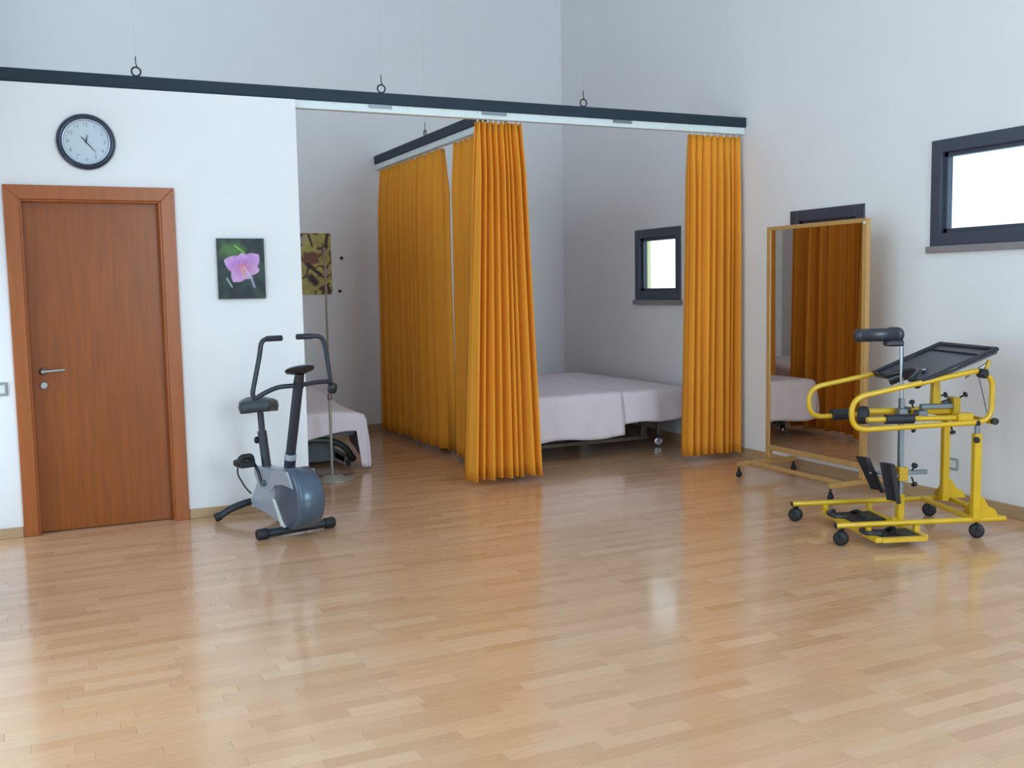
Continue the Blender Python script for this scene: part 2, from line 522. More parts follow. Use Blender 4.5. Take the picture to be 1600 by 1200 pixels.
# ------------------------------------------------------------------ curtains
def curtain(name, top, bot, zt, zb, nf, at, ab, seed, label, depth_dir, cr=.55):
    """top/bot: ((x0,y0),(x1,y1)) ends of the gathered cloth at top and hem; nf folds; at/ab fold depth"""
    r = random.Random(seed)
    per = 22
    nu = nf*per
    # irregular fold spacing
    wds = [r.uniform(.55, 1.5) for _ in range(nf)]
    tot = sum(wds)
    cum = [0]
    for q in wds: cum.append(cum[-1]+q/tot)
    amps = [r.uniform(.55, 1.25) for _ in range(nf+1)]
    drift = [r.uniform(-.12, .12) for _ in range(nf+1)]
    nz = 26
    vs = []
    dd = Vector(depth_dir)
    for j in range(nz+1):
        t = (j/nz)
        z = zt+(zb-zt)*t
        for i in range(nu+1):
            k = min(i//per, nf-1)
            f = (i-k*per)/per
            u = cum[k]+(cum[k+1]-cum[k])*f
            am = amps[k]*(1-f)+amps[k+1]*f
            dr_ = drift[k]*(1-f)+drift[k+1]*f
            ph = 2*PI*(k+f)
            amp = (at*(1-t)+ab*t)*am*min(1, .45+t*4)
            # extra small pleats near the heading that die out below
            pl = math.sin(ph*2+seed)*.010*max(0, 1-t*3)
            off = (math.sin(ph+dr_*t*1.3)+.20*math.sin(3*ph+seed))*amp+pl+cr*amp*math.exp(-((f-.27)/.06)**2)-.3*amp*math.exp(-((f-.8)/.07)**2)+math.sin(ph*.37+t*1.2+seed)*.012*t
            sx = math.cos(ph+dr_*t)*.012*t+dr_*.02*t*math.sin(PI*t*.6)
            e0x, e0y = top[0][0]*(1-t)+bot[0][0]*t, top[0][1]*(1-t)+bot[0][1]*t
            e1x, e1y = top[1][0]*(1-t)+bot[1][0]*t, top[1][1]*(1-t)+bot[1][1]*t
            # belly: cloth spreads quickly below the tape
            w_ = u
            x = e0x+(e1x-e0x)*w_
            y_ = e0y+(e1y-e0y)*w_
            al = Vector((e1x-e0x, e1y-e0y)).normalized()
            x += dd.x*off+al.x*sx
            y_ += dd.y*off+al.y*sx
            zz = z+(.006*math.sin(ph*.5+seed) if j == nz else 0)
            vs.append((x, y_, zz))
    fs = []
    for j in range(nz):
        for i in range(nu):
            a = j*(nu+1)+i
            fs.append((a, a+1, a+nu+2, a+nu+1))
    mb = MB()
    mb.add(vs, fs, True)
    root = mb.build(name, 'curtain')
    so = root.modifiers.new('cloth', 'SOLIDIFY')
    so.thickness = .002
    tag(root, label, 'curtain', 'orange curtains')
    # white runner hooks between cloth and track
    nh = max(5, nf)
    for q in range(nh):
        u = (q+.5)/nh
        x = top[0][0]*(1-u)+top[1][0]*u
        y_ = top[0][1]*(1-u)+top[1][1]*u
        MB().box((x-.006, y_-.003, zt-.012), (x+.006, y_+.003, 2.7565)).build('curtain_runner', 'plastic_w', root)
    return root
YT = YBM+.05
curtain('curtain', ((3.03, YT), (3.41, YT)), ((2.90, YT), (3.50, YT-.02)), 2.742, .045, 9, .042, .066, 3, 'orange front curtain bunched up left of the bed opening', (0, 1))
curtain('curtain', ((4.945, YT), (5.462, YT)), ((4.90, YT), (5.45, YT)), 2.738, .055, 8, .035, .05, 11, 'orange front curtain drawn to the right wall beside the mirror', (0, 1))
curtain('curtain', ((3.315, 7.17), (3.315, 8.15)), ((3.315, 7.17), (3.315, 8.18)), 2.742, .05, 8, .038, .052, 7, 'orange side curtain just behind the bunched front curtain', (1, 0), 1.3)
curtain('curtain', ((3.315, 8.45), (3.315, 10.22)), ((3.315, 8.43), (3.315, 10.22)), 2.742, .05, 13, .042, .055, 23, 'orange side curtain furthest back, reaching the rear wall', (1, 0), 1.3)

# ------------------------------------------------------------------ clock, pictures, plates
ck = thing('wall_clock', (.333, YA, 2.455), 0, 'round wall clock with a dark blue rim hanging above the door', 'clock')
MB().lathe([(.150, .0), (.170, .004), (.172, .020), (.160, .038), (.146, .040), (.138, .030), (.136, .014)], 56, (0, 0, 0), (0, -1, 0)).build('rim', 'clock_rim', ck)
MB().tube([(.137*math.cos(a), -.030, .137*math.sin(a)) for a in [2*PI*k/48 for k in range(48)]], .004, 8, closed=True).build('lip', 'clock_lip', ck)
MB().lathe([(.136, .014), (.136, .0165)], 48, (0, 0, 0), (0, -1, 0), False).build('dial', 'clock_face', ck)
def hand(name, ang, ln, tail, wd, d):
    co, si = math.cos(ang), math.sin(ang)    # ang clockwise from 12
    dx, dz = si, co
    px_, pz = co, -si
    poly = [(-dx*tail-px_*wd*.6, -dz*tail-pz*wd*.6), (-px_*wd, -pz*wd), (dx*ln-px_*wd*.3, dz*ln-pz*wd*.3), (dx*ln+px_*wd*.3, dz*ln+pz*wd*.3), (px_*wd, pz*wd), (-dx*tail+px_*wd*.6, -dz*tail+pz*wd*.6)]
    MB().prism(poly, d, d-.0015, lambda u, v, e: (u, e, v)).build(name, 'black', ck)
hand('minute_hand', math.radians(139), .085, .042, .0035, -.021)
hand('hour_hand', math.radians(12), .045, .008, .005, -.019)
for k in range(1, 13):
    cu = bpy.data.curves.new('t', 'FONT')
    cu.body, cu.size, cu.align_x, cu.align_y, cu.resolution_u = str(k), .034, 'CENTER', 'CENTER', 2
    to = bpy.data.objects.new('t', cu)
    COL.objects.link(to)
    me = bpy.data.meshes.new_from_object(to)
    a = 2*PI*k/12
    ox, oz = .106*math.sin(a), .106*math.cos(a)
    MB().add([(v.co.x+ox, -.0172, v.co.y+oz) for v in me.vertices], [tuple(p.vertices) for p in me.polygons]).build('numeral', 'numeral', ck)
    bpy.data.objects.remove(to)
    bpy.data.curves.remove(cu)
    bpy.data.meshes.remove(me)

def smooth(a, b, x):
    t = max(0, min(1, (x-a)/(b-a)))
    return t*t*(3-2*t)
def mixc(a, b, t): return tuple(a[i]*(1-t)+b[i]*t for i in range(3))
def nz_(x, y, s, k=0): return noise.noise(Vector((x*s, y*s, k)))
def print_canvas(name, x0, x1, z0, z1, y, depth, fn, label, cat, edge):
    nx, nzn = 64, 84
    vs = [(x0+(x1-x0)*i/nx, y-depth, z0+(z1-z0)*j/nzn) for j in range(nzn+1) for i in range(nx+1)]
    fs = [(j*(nx+1)+i, j*(nx+1)+i+1, (j+1)*(nx+1)+i+1, (j+1)*(nx+1)+i) for j in range(nzn) for i in range(nx)]
    root = MB().box((x0, y-depth+.0006, z0), (x1, y-.0005, z1)).build(name, edge)
    tag(root, label, cat)
    o = MB().add(vs, fs).build('print', 'print', root)
    at = o.data.attributes.new('tint', 'FLOAT_COLOR', 'POINT')
    for j in range(nzn+1):
        for i in range(nx+1):
            u, v = i/nx, 1-j/nzn
            at.data[j*(nx+1)+i].color = (*lin(fn(u, v)), 1)
def flower(u, v):
    c = mixc((34, 40, 48), (52, 66, 58), smooth(-.3, .5, nz_(u, v, 5)))
    g = math.hypot((u-.3)/.35, (v-.2)/.2)
    c = mixc((78, 112, 62), c, smooth(.3, 1.1, g+nz_(u, v, 9)*.3))
    cx, cy = .55, .48
    for ang, ln, wd, hue in ((160, .44, .20, 0), (38, .42, .20, 0), (98, .30, .17, 0), (-12, .34, .15, 1), (-130, .38, .19, 1), (-68, .26, .16, 1)):
        a = math.radians(ang)
        dx, dy = u-cx, (v-cy)*1.25
        al = dx*math.cos(a)-dy*math.sin(a)
        ac = dx*math.sin(a)+dy*math.cos(a)
        if 0 < al < ln:
            wv = wd*math.sin(PI*min(1, (al/ln)**.8))**.7
            if abs(ac) < wv:
                col = mixc((168, 100, 186), (206, 158, 212), smooth(0, 1, al/ln)+nz_(u, v, 14)*.25)
                if hue: col = mixc(col, (208, 160, 190), .4)
                col = mixc((206, 126, 150), col, smooth(0, .14, al))
                c = mixc(col, c, smooth(wv*.82, wv, abs(ac)))
    for (ax, ay, bx, by, w_, col) in ((.38, .12, .58, .25, .012, (150, 190, 70)), (.18, .66, .28, .80, .014, (170, 180, 170)), (.68, .62, .76, .80, .022, (150, 150, 175)), (.55, .48, .72, .66, .010, (214, 190, 210)), (.5, .5, .56, .62, .02, (216, 160, 130))):
        dx, dy = bx-ax, by-ay
        t = max(0, min(1, ((u-ax)*dx+(v-ay)*dy)/(dx*dx+dy*dy)))
        d = math.hypot(u-ax-dx*t, v-ay-dy*t)
        c = mixc(col, c, smooth(w_*.6, w_*1.4, d))
    return c
print_canvas('flower_picture', 1.097, 1.405, 1.461, 1.862, YA, .03, flower, 'dark canvas print of a pink orchid on the white wall right of the door', 'picture', 'darkframe')
def botan(u, v):
    n = nz_(u, v, 4, 3)+.5*nz_(u, v, 11, 5)
    c = mixc((176, 160, 92), (206, 192, 104), smooth(-.4, .4, n))
    c = mixc(c, (188, 166, 140), smooth(.2, .6, nz_(u, v*1.3, 3.2, 9)))
    k = abs(nz_(u+.3*v, v, 5.5, 17))
    c = mixc((92, 58, 52), c, smooth(.02, .14, k)) if nz_(u, v, 3, 21) > -.08 else c
    k = math.hypot((u-.62)/.22, (v-.40)/.13)
    c = mixc((134, 84, 70), c, smooth(.5, 1.1, k+nz_(u, v, 12)*.5))
    for (ax, ay, bx, by, w_) in ((.94, .02, .90, .24, .028), (.60, .02, .66, .2, .02), (.55, .5, .8, .68, .03), (.62, .72, .7, .8, .06), (.93, .88, .95, 1., .025)):
        dx, dy = bx-ax, by-ay
        t = max(0, min(1, ((u-ax)*dx+(v-ay)*dy)/(dx*dx+dy*dy)))
        d = math.hypot(u-ax-dx*t, v-ay-dy*t)
        c = mixc((66, 44, 48), c, smooth(w_*.4, w_*1.5, d))
    return c
print_canvas('botanical_poster', 2.20, 2.775, 1.47, 2.095, YB, .012, botan, 'yellow and brown patterned print on the rear wall behind the partition', 'picture', 'outer')
for x, z, lb in ((2.885, 1.842, 'small dark hook on the rear wall, upper of two beside the yellow print'), (2.855, 1.50, 'small dark hook on the rear wall, lower of two beside the yellow print')):
    hk = MB().lathe([(.014, 0), (.016, .006), (.008, .012), (.008, .03), (.014, .034), (.012, .04)], 12, (x, YB, z), (0, -1, 0)).build('wall_hook', 'darkframe')
    tag(hk, lb, 'hook', 'hooks by the print')

sw = thing('light_switch', (-.238, YA, .935), 0, 'light switch with a grey surround on the bright wall left of the door', 'switch')
MB().box((-.045, -.010, -.042), (.045, -.0004, .042), bev=.004).build('plate', 'plastic_g', sw)
MB().box((-.030, -.014, -.026), (.030, -.0095, .026), bev=.003).build('rocker', 'plastic_w', sw)
so_ = thing('wall_socket', (XR, 4.81, .275), 0, 'small beige socket plate low on the right wall behind the yellow stander', 'socket')
MB().box((-.010, -.055, -.04), (-.0004, .055, .04), bev=.004).build('plate', 'plastic_g', so_)
MB().box((-.013, -.04, -.026), (-.0095, .04, .026), bev=.003).build('socket_insert', 'plastic_w', so_)

# ------------------------------------------------------------------ castor helper
def castor(parent, x, y, r, ztop, wm='rubber', name='castor', ang=0., w_=.022):
    """wheel touching z=0 with a fork up to ztop"""
    wv = MB().lathe([(r*.55, -w_/2), (r*.9, -w_/2), (r, -w_*.3), (r, w_*.3), (r*.9, w_/2), (r*.55, w_/2)], 20, (x, y, r), (math.sin(ang), math.cos(ang), 0))
    o = wv.build(name, wm, parent)
    ax = Vector((math.sin(ang), math.cos(ang), 0))
    f = MB()
    for s in (-1, 1):
        c = Vector((x, y, 0))+ax*s*(w_/2+.004)
        f.tube([(c.x, c.y, r), (c.x, c.y, r*2+.004)], .004, 6)
    a, b = Vector((x, y, r*2+.004))+ax*(w_/2+.006), Vector((x, y, r*2+.004))-ax*(w_/2+.006)
    f.tube([a, b], .006, 6)
    f.tube([(x, y, r*2+.004), (x, y, ztop)], .008, 8)
    f.build('fork', 'iron', o)
    return o

# ------------------------------------------------------------------ mirror on castors
mr = thing('standing_mirror', (5.17, 5.785, 0), 0, 'tall pine framed mirror on castors in front of the right wall', 'mirror')
hy = .525
MB().box((-.016, -hy, .12), (.022, -hy+.045, 1.935), bev=.004).build('stile', 'pine', mr)
MB().box((-.016, hy-.045, .12), (.022, hy, 1.935), bev=.004).build('stile', 'pine', mr)
MB().box((-.016, -hy+.045, 1.905), (.022, hy-.045, 1.935), bev=.003).build('top_rail', 'pine', mr)
MB().box((-.016, -hy+.045, .195), (.022, hy-.045, .235), bev=.003).build('bottom_rail', 'pine', mr)
MB().box((-.008, -hy+.043, .233), (.0, hy-.043, 1.907)).build('mirror_glass', 'mirror', mr)
MB().box((.0005, -hy+.043, .233), (.010, hy-.043, 1.907)).build('back_panel', 'pine', mr)
for s in (-1, 1):
    f = MB().box((-.30, s*(hy-.022)-.018, .085), (.26, s*(hy-.022)+.018, .12), bev=.004).build('foot_bar', 'pine', mr)
    for xx in (-.29, .25):
        castor(mr, xx, s*(hy-.022), .025, .088, w_=.02)
MB().box((-.19, -hy+.04, .092), (-.155, hy-.04, .118), bev=.004).build('stretcher', 'pine', mr)
MB().box((-.0175, -hy+.012, 1.895), (-.0158, -hy+.034, 1.915)).build('sticker', 'plastic_w', mr)

# ------------------------------------------------------------------ sheets
def sheet(name, x0, x1, y0, y1, ztop, drop, label, seed, group=None, res=.035, off=.015, ztopf=None):
    """drop: dict side -> depth or function; cloth over a box top"""
    r = random.Random(seed)
    d = {k: (v if callable(v) else (lambda q, v=v: v)) for k, v in drop.items()}
    nx = int((x1-x0)/res)
    ny = int((y1-y0)/res)
    nd = 12
    # parametric columns: negative = left drop, then the top, then the right drop
    def cols(a, b, n, lo, hi):
        c = []
        if lo: c += [(a, -(nd-i)/nd) for i in range(nd)]
        c += [(a+(b-a)*i/n, 0) for i in range(n+1)]
        if hi: c += [(b, (i+1)/nd) for i in range(nd)]
        return c
    cx = cols(x0, x1, nx, 'l' in d, 'r' in d)
    cy = cols(y0, y1, ny, 'f' in d, 'b' in d)
    vs = []
    for (y, ey) in cy:
        for (x, ex) in cx:
            dx = abs(ex)*(d['l'](y) if ex < 0 else d['r'](y) if ex > 0 else 0)
            dy = abs(ey)*(d['f'](x) if ey < 0 else d['b'](x) if ey > 0 else 0)
            dp = max(dx, dy)
            rr_ = .03
            zt = ztop+(ztopf(x, y) if ztopf else 0)
            X, Y = x, y
            fold = math.sin((x if dy >= dx else y)*31+seed)*.005+math.sin((x if dy >= dx else y)*13+seed*2)*.005
            k = smooth(0, .25, dp)
            flare = (off*k+fold*k+.03*k*dp)
            if ex: X += math.copysign(min(dx, rr_)*.5+flare*(1 if dx >= dy*.5 else .4), ex)
            if ey: Y += math.copysign(min(dy, rr_)*.5+flare*(1 if dy >= dx*.5 else .4), ey)
            if dp == 0:
                wr = nz_(x, y, 4, seed)*.006+nz_(x, y, 11, seed)*.003
                ed = min(x-x0 if 'l' in d else 9, x1-x if 'r' in d else 9, y-y0 if 'f' in d else 9, y1-y if 'b' in d else 9)
                Z = zt+wr-.012*(1-smooth(0, .05, ed))
            else:
                Z = zt-.012-dp
            vs.append((X, Y, Z))
    n = len(cx)
    fs = [(j*n+i, j*n+i+1, (j+1)*n+i+1, (j+1)*n+i) for j in range(len(cy)-1) for i in range(n-1)]
    o = MB().add(vs, fs, True).build(name, 'sheet')
    s = o.modifiers.new('thick', 'SOLIDIFY')
    s.thickness = .003
    s.offset = 1
    tag(o, label, 'sheet', group)
    return o

# wide therapy bed in the curtained bay
bd = thing('therapy_bed', (4.45, 8.7, 0), 0, 'wide low therapy bed under white sheets between the orange curtains', 'bed')
MB().box((-.93, -1.05, .44), (.93, 1.05, .545), bev=.03).build('mattress', 'vinyl', bd)
MB().box((-.90, -1.02, .36), (.90, -.97, .435)).box((-.90, .97, .36), (.90, 1.02, .435)).box((-.90, -.97, .36), (-.85, .97, .435)).box((.85, -.97, .36), (.90, .97, .435)).build('bed_frame', 'darkframe', bd)
MB().box((-.86, -.76, .07), (.66, -.70, .105), bev=.004).build('lower_rail', 'bedframe', bd)
MB().box((-.86, .70, .07), (.66, .76, .105), bev=.004).build('lower_rail', 'bedframe', bd)
for sx in (-.78, .1, .62):
    for sy in (-.73, .73):
        MB().box((sx-.03, sy-.025, .105), (sx+.03, sy+.025, .36), bev=.004).build('leg', 'bedframe', bd)
for sx in (-.80, .75):
    for sy in (-.80, .80):
        MB().box((sx-.02, sy-.02, .11), (sx+.02, sy+.02, .36), bev=.003).build('castor_post', 'bedframe', bd)
        castor(bd, sx, sy, .045, .12, 'chrome', w_=.03, ang=.5)
MB().tube([(-.3, -.5, .12), (.2, -.1, .33)], .02, 8).build('lift_arm', 'darkframe', bd)
sheet('bed_sheet', 3.505, 4.64, 7.635, 9.77, .567, {'l': .37, 'f': lambda x: .375+.012*math.sin(x*9), 'b': .3}, 'white sheet hanging lower over the left part of the wide bed', 2, 'sheets on the wide bed')
sheet('bed_sheet', 4.645, 5.40, 7.645, 9.77, .563, {'r': .02, 'f': lambda x: .265+.008*math.sin(x*14), 'b': .3}, 'white sheet ending higher over the right part of the wide bed', 4, 'sheets on the wide bed')

# narrow bed behind the partition
nb = thing('treatment_couch', (2.08, 9.0, 0), 0, 'narrow treatment couch with dark base standing behind the partition wall', 'bed')
MB().box((-.34, -.86, .36), (.34, .90, .455), bev=.03).build('cushion', 'vinyl', nb)
MB().box((-.32, -.84, .30), (.32, .88, .358)).build('couch_frame', 'darkframe', nb)
MB().tube([(-.30, -.62, .05), (-.22, -.66, .22), (0, -.68, .27), (.22, -.66, .20), (.32, -.62, .05)], .028, 10, fillet=.12).build('base_arch', 'arch', nb)
MB().tube([(-.30, .62, .05), (-.22, .66, .22), (0, .68, .27), (.22, .66, .20), (.32, .62, .05)], .028, 10, fillet=.12).build('base_arch', 'arch', nb)
MB().box((-.30, -.60, .03), (-.24, .60, .08)).box((.24, -.60, .03), (.30, .60, .08)).build('base_rail', 'darkframe', nb)
MB().box((-.2, -.45, .03), (.2, .45, .2)).build('motor_box', 'darkframe', nb)
for sx in (-.27, .27):
    for sy in (-.62, .62):
        castor(nb, sx, sy, .02, .045, w_=.02)
MB().tube([(.02, -.64, .285), (.12, -.66, .24)], .008, 8).build('foot_lever', 'red', nb)
sheet('couch_sheet', 1.735, 2.425, 8.135, 9.9, .478,
      {'l': .2, 'r': lambda y: .42-.25*smooth(8.2, 9.2, y), 'f': lambda x: .215-.075*smooth(1.8, 2.36, x)+.30*smooth(2.36, 2.39, x), 'b': .25},
      'white sheet draped over the narrow couch, hanging to the floor at its right corner', 6, ztopf=lambda x, y: .10*smooth(8.7, 9.8, y)+.03*math.sin((x-1.7)/.75*PI))

# pole stand
ps = thing('pole_stand', (2.06, 7.83, 0), 0, 'slim metal pole stand on a round flat base beside the bike', 'stand')
MB().lathe([(.185, 0), (.19, .006), (.185, .016), (.09, .026), (.085, .04), (.03, .045)], 40).build('base_disc', 'standpole', ps)
MB().tube([(0, 0, .04), (0, 0, .66)], .012, 12).build('lower_pole', 'standpole', ps)
MB().tube([(0, 0, .655), (0, 0, 1.84)], .008, 10).build('upper_pole', 'standdark', ps)
MB().lathe([(.016, .64), (.018, .65), (.018, .68), (.012, .69)], 14).build('collar', 'standdark', ps)

# ------------------------------------------------------------------ exercise bike (x = rider's right... image left is +x, y = forward)
TH = math.radians(13)
bk = thing('exercise_bike', (1.385, 6.17, 0), PI+TH, 'silver and blue grey upright exercise bike standing at the partition corner', 'exercise bike')
MB().tube([(-.235, 0, .034), (.235, 0, .034)], .026, 14).build('front_foot', 'darktube', bk)
for s in (-1, 1):
    MB().lathe([(.030, -.035), (.034, -.03), (.034, .03), (.028, .037)], 16, (s*.225, 0, .0345), (1, 0, 0)).build('foot_cap', 'rubber', bk)
MB().tube([(-.25, -.64, .032), (-.17, -.63, .078), (-.06, -.60, .115), (.06, -.60, .115), (.17, -.63, .078), (.25, -.64, .032)], .024, 14, fillet=.06).build('rear_foot', 'darktube', bk)
for s in (-1, 1):
    MB().tube([(s*.235, -.637, .042), (s*.268, -.642, .030)], .029, 12).build('foot_cap', 'rubber', bk)
MB().prism([(-.64, .10), (-.56, .08), (-.50, .10), (-.49, .20), (-.54, .19), (-.62, .15)], -.035, .035, lambda u, v, d: (d, u, v)).build('rear_block', 'plastic_w', bk, bevel=.006)
# housing
hp = [(-.56, .13), (-.50, .09), (-.36, .085), (-.20, .06), (-.06, .055), (.08, .07), (.19, .13), (.235, .22), (.21, .32), (.13, .39), (.03, .415), (-.10, .405), (-.24, .385), (-.38, .375), (-.47, .375), (-.49, .33), (-.44, .27), (-.50, .20)]
MB().prism(hp, -.062, .062, lambda u, v, d: (d, u, v)).build('housing', 'silver', bk, bevel=.018)
# dark flywheel cover wrapping the front of the housing
wp = []
for k in range(36):
    a = 2*PI*k/36
    wp.append((.055+.192*math.cos(a), .235+.190*math.sin(a)))
fc = MB()
nP = len(wp)
def fl_map(sc, d): return [(d, .055+(u-.055)*sc, .235+(v-.235)*sc) for u, v in wp]
lay = [fl_map(.80, -.086), fl_map(.94, -.080), fl_map(1., -.066), fl_map(1., .066), fl_map(.94, .080), fl_map(.80, .086)]
vs = [p for l in lay for p in l]
fs = [tuple(reversed(range(nP))), tuple(range(5*nP, 6*nP))]
for a in range(5):
    for k in range(nP):
        fs.append((a*nP+k, a*nP+(k+1) % nP, (a+1)*nP+(k+1) % nP, (a+1)*nP+k))
# only the round cover; the silver flash lies on top
fc.add(vs, fs, True)
fc.build('flywheel_cover', 'bluegrey', bk)
for s in (-1, 1):
    MB().prism([(-.165, .25), (-.09, .305), (.02, .322), (.155, .315), (.13, .36), (.085, .412), (-.02, .408), (-.12, .38), (-.175, .33)], s*.082, s*.093, lambda u, v, d: (d, u, v)).build('silver_flash', 'silver', bk, bevel=.003)
    MB().prism([(-.145, .215), (-.105, .21), (.02, .055), (-.025, .05)], s*.066, s*.092, lambda u, v, d: (d, u, v)).build('lower_flash', 'plastic_w', bk, bevel=.003)
MB().box((-.03, -.045, .045), (.03, .045, .075), bev=.004).build('front_bracket', 'silver', bk)
# seat post and seat
MB().tube([(0, -.40, .36), (0, -.455, .60)], .030, 14).build('seat_post_sleeve', 'darktube', bk)
MB().tube([(0, -.45, .58), (0, -.475, .765)], .021, 12).build('seat_post', 'darktube', bk)
kn = MB().lathe([(.010, 0), (.010, .03), (.022, .035), (.024, .05), (.016, .058)], 14, (.0, -.445, .54), (.55, -.83, .0))
kn.build('height_knob', 'black', bk)
st = MB()
ring_n = 28
def seat_outline(t):
    a = 2*PI*t
    x = math.cos(a)
    y = math.sin(a)
    wdt = .135 if y < 0 else .135*(1-.62*smooth(.0, .9, y))
    return x*wdt, (y*.14 if y < 0 else y*.15)
lays = [(0.60, -.062), (.94, -.056), (1.0, -.02), (.95, .012), (.75, .024), (.3, .030)]
vs, fs = [], []
for sc, h_ in lays:
    for k in range(ring_n):
        x, y = seat_outline(k/ring_n)
        droop = -.02*abs(x/.135)**2
        vs.append((x*sc, -.475+y*sc, .795+h_+droop*sc))
for a in range(len(lays)-1):
    for k in range(ring_n):
        fs.append((a*ring_n+k, a*ring_n+(k+1) % ring_n, (a+1)*ring_n+(k+1) % ring_n, (a+1)*ring_n+k))
fs += [tuple(reversed(range(ring_n))), tuple(range(5*ring_n, 6*ring_n))]
st.add(vs, fs, True).build('seat', 'seat', bk)
# handle column, console, handlebar
MB().tube([(0, -.085, .34), (0, -.050, .47)], .036, 14).build('column_base', 'darktube', bk)
MB().tube([(0, -.052, .465), (0, -.042, .50)], .037, 14).build('column_ring', 'silver', bk)
MB().tube([(0, -.044, .495), (0, .10, .94)], .031, 14).build('column', 'darktube', bk)
MB().tube([(0, .096, .925), (0, .125, 1.01)], .038, 14, rr=[.034, .028]).build('column_head', 'black', bk)
cn = MB()
cn.lathe([(.03, -.03), (.085, -.012), (.09, .002)], 28, (0, .125, 1.035), (0, -.30, .95))
cn.build('console', 'black', bk)
MB().lathe([(.088, .002), (.080, .010), (.04, .016)], 28, (0, .125, 1.035), (0, -.30, .95)).build('console_top', 'silver', bk)
for s in (-1, 1):
    pts = [(0, .10, .935), (s*.13, .09, .935), (s*.20, .05, .90), (s*.252, .02, .862), (s*.262, .02, .90), (s*.205, .02, 1.13), (s*.19, .02, 1.222), (s*.055, .0, 1.222)]
    if s == -1:
        pts = [(0, .10, .935), (s*.13, .09, .945), (s*.24, .05, .94), (s*.262, .03, .90), (s*.262, .02, .93), (s*.235, .02, 1.13), (s*.215, .02, 1.225), (s*.055, .0, 1.225)]
    MB().tube(pts, .0145, 12, fillet=.045).build('handlebar_arm', 'darktube', bk)
    MB().tube([(s*.15, .004, pts[-1][2]), (s*.05, 0, pts[-1][2])], .0175, 12).build('grip', 'foam', bk)
MB().lathe([(.020, -.02), (.030, -.012), (.030, .03), (.022, .04)], 14, (-.262, .04, .905), (0, -.3, -.95)).build('tension_knob', 'black', bk)
# cranks and pedals
CY, CZ = -.30, .285
MB().tube([(-.09, CY, CZ), (.09, CY, CZ)], .02, 12).build('crank_axle', 'alu', bk)
for s, ang in ((1, 130), (-1, -50)):
    a = math.radians(ang)
    ex, ez = CY+.165*math.cos(a), CZ+.165*math.sin(a)
    crk = MB().tube([(s*.085, CY, CZ), (s*.092, CY+.09*math.cos(a)+.02, CZ+.09*math.sin(a)+.02), (s*.092, ex, ez)], .011, 10, fillet=.04).build('crank', 'darktube', bk)
    pd = MB().box((s*.098, ex-.07, ez-.024), (s*.20, ex+.06, ez+.020), bev=.010).build('pedal', 'rubber', bk)
    MB().tube([(s*.105, ex+.02, ez+.01), (s*.115, ex+.025, ez+.045), (s*.18, ex+.025, ez+.045), (s*.194, ex+.02, ez+.01)], .020, 8, fillet=.03).build('toe_strap', 'rubber', pd)
    MB().tube([(s*.18, ex-.03, ez-.01), (s*.185, ex-.04, ez-.07), (s*.15, ex-.0, ez-.16), (s*.12, ex+.02, ez-.20)], .0055, 8, fillet=.05).build('strap_tail', 'rubber', pd)

# ------------------------------------------------------------------ yellow standing frame (x = towards wall, y = away from camera)
sf = thing('patient_stander', (4.10, 4.335, 0), math.radians(-18.8), 'yellow tubular standing frame with black tray and pads on four castors', 'standing frame')
TR = .0165
MB().tube([(-.04, .0, .115), (.985, .0, .115)], TR, 12).build('base_tube', 'yellow', sf)
MB().tube([(-.06, .60, .115), (.96, .60, .115)], TR, 12).build('base_tube', 'yellow', sf)
for a in (.80, .965):
    MB().tube([(a, .0, .115), (a, .60, .115)], TR, 12).build('base_crossbar', 'yellow', sf)
for (a, b) in ((-.01, .0), (-.03, .62), (.85, .6), (.83, .03)):
    castor(sf, a, b, .042, .11, w_=.05, ang=.9 if a < .5 else .4)
for (a, b) in ((-.04, 0), (-.06, .60)):
    MB().lathe([(.012, 0), (.017, .001), (.015, .006)], 12, (a, b, .115), (-1, 0, 0)).build('end_plug', 'rubber', sf)
# low footrest frame
FZ = .052
fo = MB().box((.135, -.13, FZ-.015), (.175, .61, FZ+.015), bev=.004).box((.175, -.13, FZ-.015), (.44, -.10, FZ+.010)).build('footrest_bar', 'yellow', sf)
MB().box((.43, -.10, FZ-.015), (.465, .61, FZ+.012), bev=.004).build('footrest_bar', 'yellow', sf)
for (a, b) in ((.155, .01), (.155, .60), (.447, .01), (.447, .60)):
    MB().box((a-.015, b-.012, FZ), (a+.015, b+.012, .12)).build('footrest_hanger', 'yellow', sf)
for b0, b1, lb in ((.34, .56, 0), (-.09, .10, 1)):
    f = MB().box((.178, b0, FZ-.012), (.43, b1, FZ+.008), bev=.006).build('footplate', 'rubber', sf)
    bm_ = (b0+b1)/2
    MB().tube([(.19+.07*math.cos(t)*1., bm_+(b1-b0)*.40*math.sin(t), FZ+.022) for t in [PI/2+PI*k/10 for k in range(11)]], .014, 8).build('heel_cup', 'vinyl', f)
    MB().tube([(.30, b0+.02, FZ+.006), (.31, bm_, FZ+.04), (.30, b1-.02, FZ+.006)], .012, 8, fillet=.05).build('foot_strap', 'rubber', f)
